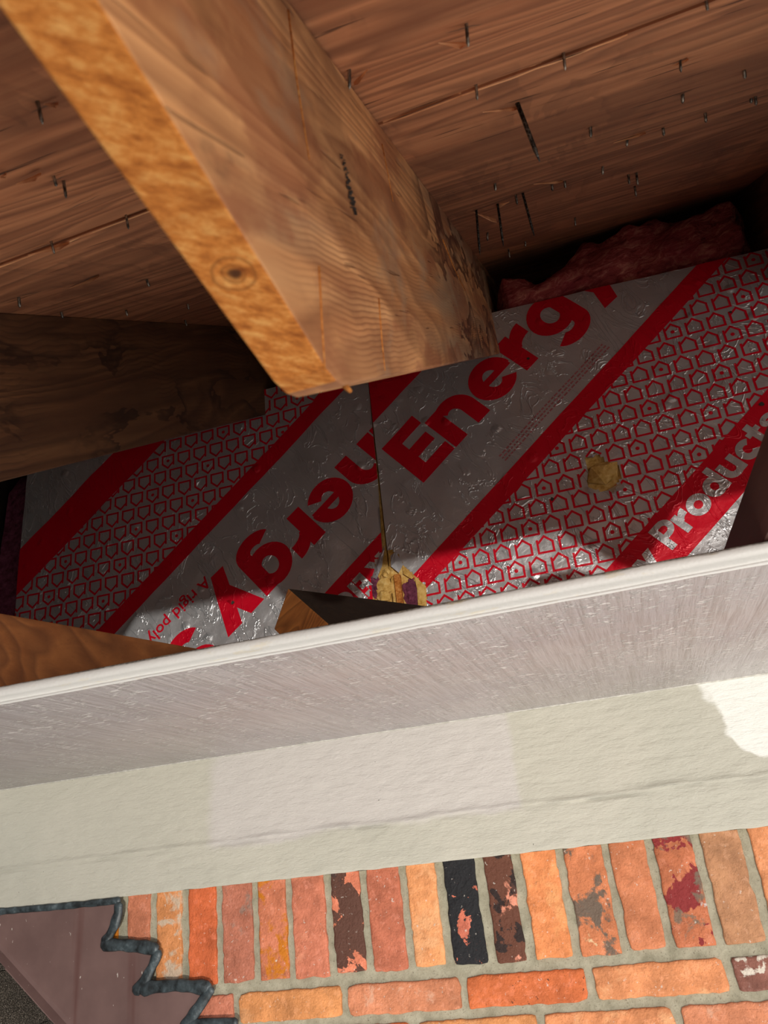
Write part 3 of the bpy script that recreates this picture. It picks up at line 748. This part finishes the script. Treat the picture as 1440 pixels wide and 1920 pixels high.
# ------------------------------------------------------------------ soffit board, frieze board
sof = tag(empty('trim_1', (-.4, YL, ZS)), 'lilac grey painted soffit board with a rounded weathered edge', kind='structure')
X0, X1 = -1.62, .95
prof = [(D + .02, ZS), (YL + .0015, ZS), (YL, ZS + .0012), (YL + .0006, ZS + .0030), (YL + .0105, ZS + .0040), (YL + .0105, ZS + .0085),
        (YL + .0012, ZS + .0096), (YL - .0008, ZS + .0124), (YL - .0010, ZS + .0165), (YL + .0006, ZS + .0200), (YL + .0040, ZS + .0230), (YL + .0090, ZS + .0245), (D + .02, ZS + .0245)]
bm = bmesh.new(); nx = 120; cols = []
for i in range(nx + 1):
    x = X0 + (X1 - X0) * i / nx; wob = .0010 * noise.noise(Vector((x * 5, 1, 0)))
    cols.append([bm.verts.new((x, y, z + (wob if y < D - .1 else 0) + .0006 * noise.noise(Vector((x * 40, z * 300, y * 5))))) for y, z in prof])
for a, b in zip(cols, cols[1:]):
    for k_ in range(len(prof) - 1):
        f = bm.faces.new((a[k_], a[k_ + 1], b[k_ + 1], b[k_])); f.material_index = 0 if k_ == 0 else 1; f.smooth = True
bmesh.ops.recalc_face_normals(bm, faces=bm.faces[:])
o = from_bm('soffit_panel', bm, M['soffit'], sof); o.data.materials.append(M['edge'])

fr = tag(empty('trim_2', (-.4, D, -.0155)), 'cream painted frieze board with a cracked paint line above the brick', kind='structure')
ZFB = -.0155; vs = []; fs = []; nx, nz = 640, 70
def fz_off(x, z):
    zc = .0605 + .004 * noise.noise(Vector((x * 6, 0, 0))) + .003 * noise.noise(Vector((x * 22, 2, 0)))
    r_ = .0055 * math.exp(-((z - zc) / .0026) ** 2) * (.55 + .9 * noise.noise(Vector((x * 14, 5, 0)))) 
    g_ = -.0085 * math.exp(-((z - zc + .0045) / .0018) ** 2) * max(0, .35 + noise.noise(Vector((x * 9, 8, 0))))
    step = .0028 / (1 + math.exp((z - zc) / .0012))
    return r_ + g_ + step + .0009 * noise.noise(Vector((x * 25, z * 60, 0))) + .0014 * noise.noise(Vector((x * 4, z * 9, 3)))
for j in range(nz + 1):
    z = ZFB + (ZS + .004 - ZFB) * j / nz
    for i in range(nx + 1):
        x = X0 + (X1 - X0) * i / nx; zz = z
        if j == 0: zz = z + .0012 * noise.noise(Vector((x * 35, 7, 0)))
        vs.append((x, D - fz_off(x, z) + (.0015 if j == 0 else 0), zz))
for j in range(nz):
    for i in range(nx): a = j * (nx + 1) + i; fs.append((a, a + 1, a + nx + 2, a + nx + 1))
b0 = len(vs); vs += [(X0, D + .02, ZFB), (X1, D + .02, ZFB)]; fs.append((0, b0, b0 + 1, nx))
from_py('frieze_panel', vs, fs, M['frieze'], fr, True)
bm = bmesh.new(); tube(bm, [(X0 + (X1 - X0) * i / 60, D - .001, ZS + .0005) for i in range(61)], .0022, None, 6); from_bm('caulk_line', bm, M['caulk'], fr, True)

# ------------------------------------------------------------------ brick wall
wall = tag(empty('wall_back', (-.4, D + .01, -.7)), 'brick wall with a soldier course under the frieze board', kind='structure')
YB = D + .008
def mort(x, z): return YB + .0055 + .0012 * noise.noise(Vector((x * 30, z * 30, 0))) + .0008 * noise.noise(Vector((x * 90, z * 90, 0)))
vs = []; fs = []; nx, nz = 260, 80
for j in range(nz + 1):
    for i in range(nx + 1):
        x = -1.62 + 2.57 * i / nx; z = -.75 + .80 * j / nz; vs.append((x, mort(x, z), z))
for j in range(nz):
    for i in range(nx): a = j * (nx + 1) + i; fs.append((a, a + 1, a + nx + 2, a + nx + 1))
from_py('mortar', vs, fs, M['mortar'], wall, True)
def brick(x0, x1, z0, z1, mat, seed, corner=.006, y=None):
    r_ = random.Random(seed); y = YB if y is None else y
    n_e = lambda L: max(4, int(L / .008)); pts = []
    def edge(p, q):
        n_ = n_e(math.dist(p, q))
        for i in range(n_): f_ = i / n_; pts.append((p[0] + (q[0] - p[0]) * f_, p[1] + (q[1] - p[1]) * f_))
    c = [corner * r_.uniform(.4, 1.5) for _ in range(4)]
    edge((x0 + c[0], z0), (x1 - c[1], z0)); pts.append((x1 - c[1] * .3, z0 + c[1] * .3)); edge((x1, z0 + c[1]), (x1, z1 - c[2])); pts.append((x1 - c[2] * .3, z1 - c[2] * .3))
    edge((x1 - c[2], z1), (x0 + c[3], z1)); pts.append((x0 + c[3] * .3, z1 - c[3] * .3)); edge((x0, z1 - c[3]), (x0, z0 + c[0])); pts.append((x0 + c[0] * .3, z0 + c[0] * .3))
    cx, cz = (x0 + x1) / 2, (z0 + z1) / 2; jit = []
    for (x, z) in pts:
        k_ = .0026 * noise.noise(Vector((x * 38 + seed, z * 38, 1))) + .0022 * noise.noise(Vector((x * 95 + seed, z * 95, 7)))
        d = Vector((x - cx, z - cz)); d.x *= (z1 - z0) / (x1 - x0); d.normalize(); jit.append((x + d.x * k_, z + d.y * k_, d))
    vs = []; fs = []; n_ = len(jit)
    for (ins, yy) in ((0, .014), (0, .0022), (.0012, .0006), (.0035, 0.0), (.009, -.0002)):
        for (x, z, d) in jit:
            hx, hz = (x1 - x0) / 2, (z1 - z0) / 2
            X_ = cx + (x - cx) * (1 - ins / hx); Z_ = cz + (z - cz) * (1 - ins / hz)
            w_ = .0011 * noise.noise(Vector((X_ * 50 + seed, Z_ * 50, 3))) if ins >= .0012 else 0
            vs.append((X_, y + yy - w_, Z_))
    for k_ in range(4):
        for i in range(n_): a = k_ * n_ + i; b = k_ * n_ + (i + 1) % n_; fs.append((a, b, b + n_, a + n_))
    fs.append(tuple(4 * n_ + i for i in range(n_)))
    return from_py('brick', vs, fs, mat, wall, True)
sal = S(206, 116, 84); wh = S(222, 212, 196); gy = S(138, 128, 116); bk = S(34, 34, 37)
SPEC = {  # base, patches (colour, lo, hi, scale, amount)
 1: (S(206, 118, 82), []), 2: (S(222, 140, 76), [(S(205, 190, 168), .50, .60, 26, .8)]), 3: (S(222, 98, 36), [(S(226, 150, 110), .62, .70, 20, .6)]),
 4: (S(186, 104, 78), [(gy, .56, .66, 22, .6), (wh, .66, .72, 30, .7)]), 5: (S(208, 114, 76), [(S(206, 122, 18), .47, .56, 24, .95), (wh, .70, .74, 60, .8)]),
 6: (S(210, 116, 84), [(S(228, 150, 116), .55, .68, 18, .6)]), 7: (S(230, 126, 90), [(S(98, 64, 52), .42, .435, 19, 1), (S(60, 48, 46), .60, .68, 28, .7)]),
 8: (S(198, 104, 72), [(S(164, 84, 60), .56, .66, 16, .6), (wh, .71, .74, 40, .8)]), 9: (S(240, 156, 94), [(S(246, 182, 130), .52, .64, 15, .7)]),
 10: (S(218, 110, 82), [(bk, .385, .40, 19, 1), (S(70, 66, 70), .66, .72, 40, .6)]), 11: (S(226, 140, 112), [(S(108, 66, 50), .36, .40, 16, 1), (S(38, 32, 32), .57, .60, 22, .9), (S(222, 160, 126), .72, .75, 40, .8)]),
 12: (S(234, 138, 74), [(S(244, 172, 112), .54, .64, 16, .7)]), 13: (S(214, 122, 72), [(S(98, 94, 84), .50, .57, 23, .9), (S(232, 205, 160), .68, .73, 22, .8)]),
 14: (S(204, 118, 72), [(S(188, 104, 62), .5, .7, 14, .5)]), 15: (S(196, 104, 60), [(S(142, 48, 48), .53, .55, 14, 1), (S(120, 108, 92), .56, .62, 22, .85), (S(206, 200, 196), .67, .72, 20, .9)]),
 16: (S(188, 130, 88), [(S(206, 150, 108), .5, .66, 12, .6), (S(170, 150, 120), .62, .72, 20, .6)]), 17: (S(228, 144, 90), [(wh, .64, .7, 26, .6)])}
JX = [-.985, -.9231, -.8549, -.784, -.7115, -.6448, -.5696, -.5003, -.4278, -.3608, -.29, -.2245, -.1501, -.0753, -.0057, .0667, .1403, .212, .284, .356, .428]
zb_ = -.1735
for i, (a, b) in enumerate(zip(JX, JX[1:])):
    k_ = i + 1 if i < 17 else 1 + (i * 5) % 17
    base, pat = SPEC[k_]
    g_ = .0076 + rnd.uniform(-.0012, .0012)
    brick(a + g_, b - g_ + .0006, zb_ + rnd.uniform(-.002, .002), ZFB + .012, brick_mat('brick_%d' % (i + 1), base, pat, .25, 1.3 * i + .4), 10 + i, .004)
for i in range(5):   # soldiers hidden behind the flashing
    brick(-1.345 + .072 * i, -1.345 + .072 * i + .058, zb_, ZFB + .012, bpy.data.materials['brick_%d' % (i + 1)], 60 + i, .004)
ST = [(-.960, -.7543, S(208, 118, 88), []), (-.7543, -.5508, S(222, 142, 76), [(S(206, 150, 104), .5, .65, 16, .7), (S(170, 120, 80), .62, .72, 20, .5)]),
      (-.5508, -.3429, S(212, 128, 86), [(S(226, 178, 150), .58, .68, 22, .6)]), (-.3429, -.1376, S(216, 102, 36), [(S(60, 40, 30), .655, .68, 130, .9), (S(110, 80, 60), .66, .74, 18, .6)]),
      (-.1376, .0716, S(228, 142, 86), [(S(242, 178, 128), .52, .66, 18, .7)]), (.0716, .280, S(126, 66, 54), [(wh, .58, .62, 26, .95)]), (.28, .49, sal, [])]
for i, (a, b, c_, p_) in enumerate(ST):
    brick(a + .0062, b - .0062, -.2362, -.1910, brick_mat('stretcher_%d' % i, c_, p_, .3, 31 + 2.3 * i), 40 + i, .0085)
for r_ in range(1, 9):
    for i in range(8):
        a = -1.2685 + .2075 * i + (.106 if r_ % 2 else .0)
        if a + .2 < -.92 + .06 * r_ * 0: pass
        zz = -.2362 - .0585 * r_
        cm = ST[(i * 3 + r_ * 2) % 5]
        if r_ == 1:
            a = -.0176 + .2075 * (i - 5)
        brick(a + .0062, a + .2075 - .0062, zz, zz + .0446, bpy.data.materials['stretcher_%d' % ((i * 3 + r_ * 2) % 5)], 80 + r_ * 9 + i, .0085)

# ------------------------------------------------------------------ step flashing, sealant and the lower roof
YP = D - .004
OUT = [(-60, 1714), (0, 1709), (120, 1700), (226, 1690), (222, 1712), (214, 1736), (200, 1765), (232, 1772), (270, 1774), (297, 1780), (287, 1805), (273, 1838), (262, 1852), (300, 1850), (334, 1847), (368, 1850), (396, 1854), (373, 1888), (347, 1925), (325, 1960)]
fl = empty('step_flashing', tuple(onY((120, 1850), YP)))
tag(fl, 'brown metal step flashing sealed to the brick with black sealant', 'flashing')
w0, w1 = onY((0, 1768), YP), onY((130, 1912), YP); sl = (w1 - w0).normalized()
pts = [onY(q, YP) for q in OUT]
low = [w1 + sl * .45, w0 - sl * .055]
poly = pts + [pts[-1] + Vector((.12, 0, -.16))] + low
from mathutils.geometry import tessellate_polygon
tris = tessellate_polygon([[Vector((p.x, p.z, 0)) for p in poly]])
npl = len(poly)
from_py('sheet', poly + [p + Vector((0, .0012, 0)) for p in poly], [tuple(t_) for t_ in tris] + [(i, (i + 1) % npl, npl + (i + 1) % npl, npl + i) for i in range(npl)], M['flash'], fl)
# bent foot and hem lying on the shingles
bm = bmesh.new(); nrm_r = Vector((-sl.z, 0, sl.x)); nrm_r = nrm_r if nrm_r.z > 0 else -nrm_r
a0, a1 = w0 - sl * .12, w1 + sl * .45
ring = []
for p in (a0, a1):
    ring.append([bm.verts.new(p + d) for d in (Vector((0, 0, 0)), Vector((0, -.004, 0)) - nrm_r * .006, Vector((0, -.020, 0)) - nrm_r * .011, Vector((0, -.021, 0)) - nrm_r * .0135, Vector((0, .001, 0)) - nrm_r * .012)])
for k_ in range(5): bm.faces.new((ring[0][k_], ring[0][(k_ + 1) % 5], ring[1][(k_ + 1) % 5], ring[1][k_]))
bmesh.ops.recalc_face_normals(bm, faces=bm.faces[:])
from_bm('bent_foot', bm, M['flash'], fl)
def bead(pix, r0, seed, closed_blob=True):
    P = []
    for q0, q1 in zip(pix, pix[1:]):
        n_ = max(2, int(math.dist(q0, q1) / 5))
        for i in range(n_): P.append((q0[0] + (q1[0] - q0[0]) * i / n_, q0[1] + (q1[1] - q0[1]) * i / n_))
    P.append(pix[-1]); bm = bmesh.new(); rings = []; pts = [onY(q, YP - .0005) for q in P]; seg = 10
    for i, p in enumerate(pts):
        d = (pts[min(i + 1, len(pts) - 1)] - pts[max(i - 1, 0)]).normalized(); s_ = Vector((-d.z, 0, d.x)); 
        r_ = r0 * (1 + .35 * noise.noise(Vector((i * .22, seed, 0)))) * (.55 if i in (0, len(pts) - 1) else 1)
        rings.append([bm.verts.new(p + s_ * r_ * math.cos(6.2832 * k_ / seg) + Vector((0, -1, 0)) * r_ * .5 * math.sin(6.2832 * k_ / seg)) for k_ in range(seg)])
    for a, b in zip(rings, rings[1:]):
        for k_ in range(seg): bm.faces.new((a[k_], a[(k_ + 1) % seg], b[(k_ + 1) % seg], b[k_]))
    bm.faces.new(rings[0][::-1]); bm.faces.new(rings[-1]); bmesh.ops.recalc_face_normals(bm, faces=bm.faces[:])
    from_bm('sealant_bead', bm, M['seal'], fl, True)
bead([(-60, 1714), (0, 1709), (60, 1704), (120, 1699), (170, 1694), (226, 1688)], .0062, 1)
bead([(222, 1692), (222, 1712), (214, 1736), (203, 1758), (192, 1770)], .0100, 2)
bead([(190, 1771), (232, 1772), (270, 1775), (297, 1781)], .0112, 3)
bead([(298, 1780), (288, 1806), (272, 1838), (251, 1862)], .0100, 4)
bead([(262, 1858), (280, 1851), (334, 1847), (368, 1850), (396, 1852)], .0108, 5)
bead([(398, 1850), (373, 1888), (345, 1925), (320, 1960)], .0098, 6)
bead([(350, 1921), (400, 1918), (446, 1917)], .0080, 7)

lr = tag(empty('lower_roof', tuple(onY((0, 1900), YP))), 'grey asphalt shingle roof sloping down beside the flashing', kind='structure')
base = w0 - nrm_r * .0145
for sa, sb, ya, yb2 in ((-.30, .55, 0, -1.0), (-1.9, 2.2, -1.0, -3.4)):
  bm = bmesh.new(); q_ = [base + sl * sa + Vector((0, ya, 0)), base + sl * sb + Vector((0, ya, 0)), base + sl * sb + Vector((0, yb2, 0)), base + sl * sa + Vector((0, yb2, 0))]
  _ = [base - sl * .36, base + sl * .55, base + sl * .55 + Vector((0, -1.3, 0)), base - sl * .36 + Vector((0, -1.3, 0))]
  vv = [bm.verts.new(p - nrm_r * .004) for p in q_] + [bm.verts.new(p - nrm_r * .02) for p in q_]
  for f_ in ((0, 1, 2, 3), (7, 6, 5, 4), (0, 4, 5, 1), (1, 5, 6, 2), (2, 6, 7, 3), (3, 7, 4, 0)): bm.faces.new([vv[i] for i in f_])
  bmesh.ops.recalc_face_normals(bm, faces=bm.faces[:]); from_bm('roof_base', bm, M['shingle'], lr)
bm = bmesh.new(); add_box(bm, (-.068, 0, -.002), (.068, .12, .002)); tri = bpy.data.meshes.new('shingle'); bevel_all(bm, .001, 1); bm.to_mesh(tri); bm.free(); tri.materials.append(M['shingle'])
Ry = Matrix((sl, Vector((0, 1, 0)), nrm_r)).transposed()
for r_ in range(7):
    for c_ in range(6):
        ob = bpy.data.objects.new('shingle', tri); C.objects.link(ob)
        p = base + sl * (-.29 + c_ * .1385 + (.07 if r_ % 2 else 0)) + Vector((0, -.128 * (r_ + 1) + .004, 0)) + nrm_r * (.0006 * ((r_ + c_) % 3))
        ob.parent = lr; ob.matrix_parent_inverse = Matrix.Translation(lr.location).inverted()
        ob.matrix_basis = Matrix.Translation(p) @ Ry.to_4x4()

# ------------------------------------------------------------------ loose lumber lying on the soffit
def plank(name, label, cat, p0, p1, thick, zlo, zhi, side, mat):
    p0, p1 = Vector(p0), Vector(p1); d = (p1 - p0).normalized(); s_ = Vector((-d.y, d.x)) * side * thick
    bm = bmesh.new(); c4 = [p0, p1, p1 + s_, p0 + s_]
    v = [bm.verts.new((p.x, p.y, z)) for z in (zlo, zhi) for p in c4]
    for f_ in ((0, 1, 2, 3), (7, 6, 5, 4), (0, 4, 5, 1), (1, 5, 6, 2), (2, 6, 7, 3), (3, 7, 4, 0)): bm.faces.new([v[i] for i in f_])
    bevel_all(bm, .0018, 2)
    return tag(from_bm(name, bm, mat), label, cat)
ZT = ZS + .0247
plank('lumber_plank', 'orange brown plank lying on the soffit at the far left', 'plank', (-.752, .797), (-.615, 1.20), .034, ZT, .344, 1, M['plank'])
plank('lookout_board', 'dark reddish brown board on the soffit at the right edge', 'board', (.166, .66), (.146, 1.42), .10, ZT, .300, -1, M['brownpaint'])
# tilted block: three edge directions recovered from its corner
def cam_dir(v): v = Vector(v); return Vector((RX.dot(v), RY.dot(v), RZ.dot(v))).normalized()
a_ = onY((540, 1103), 1.08); u1 = cam_dir((-27, 75, 12.9)); r_b = ray((760, 1131)); u3 = (r_b * (a_.dot(u1) / r_b.dot(u1)) - a_).normalized(); u2 = u1.cross(u3)
if u2.dot(cam_dir((95, 47, -74.5))) < 0: u2 = -u2
bm = bmesh.new(); c8 = [a_ + u1 * i + u2 * j + u3 * k_ for k_ in (0, .30) for j in (0, .125) for i in (0, .07)]
v = [bm.verts.new(p) for p in c8]
for f_ in ((0, 1, 3, 2), (4, 6, 7, 5), (0, 4, 5, 1), (2, 3, 7, 6), (0, 2, 6, 4), (1, 5, 7, 3)): bm.faces.new([v[i] for i in f_])
bevel_all(bm, .002, 2)
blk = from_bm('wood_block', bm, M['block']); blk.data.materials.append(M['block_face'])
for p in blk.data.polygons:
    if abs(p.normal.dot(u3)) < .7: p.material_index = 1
tag(blk, 'short brown lumber block with ringed end grain poking over the soffit edge', 'wood block')

# ------------------------------------------------------------------ attic closure behind and beside, added light blocker at left
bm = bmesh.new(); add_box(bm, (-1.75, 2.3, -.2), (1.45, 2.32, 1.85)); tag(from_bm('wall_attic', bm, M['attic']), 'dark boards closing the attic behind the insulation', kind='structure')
bm = bmesh.new(); prof = [(-.03, .22), (2.3, Z0 + T * 2.3), (2.3, ZT), (.79, ZT)]; extrude_x(bm, prof, -1.44, -1.42); tag(from_bm('light_blocker_left', bm, M['attic']), 'unseen dark panel added to block light at the left of the eave', kind='structure')  # out of view, added to keep the left side of the eave dark

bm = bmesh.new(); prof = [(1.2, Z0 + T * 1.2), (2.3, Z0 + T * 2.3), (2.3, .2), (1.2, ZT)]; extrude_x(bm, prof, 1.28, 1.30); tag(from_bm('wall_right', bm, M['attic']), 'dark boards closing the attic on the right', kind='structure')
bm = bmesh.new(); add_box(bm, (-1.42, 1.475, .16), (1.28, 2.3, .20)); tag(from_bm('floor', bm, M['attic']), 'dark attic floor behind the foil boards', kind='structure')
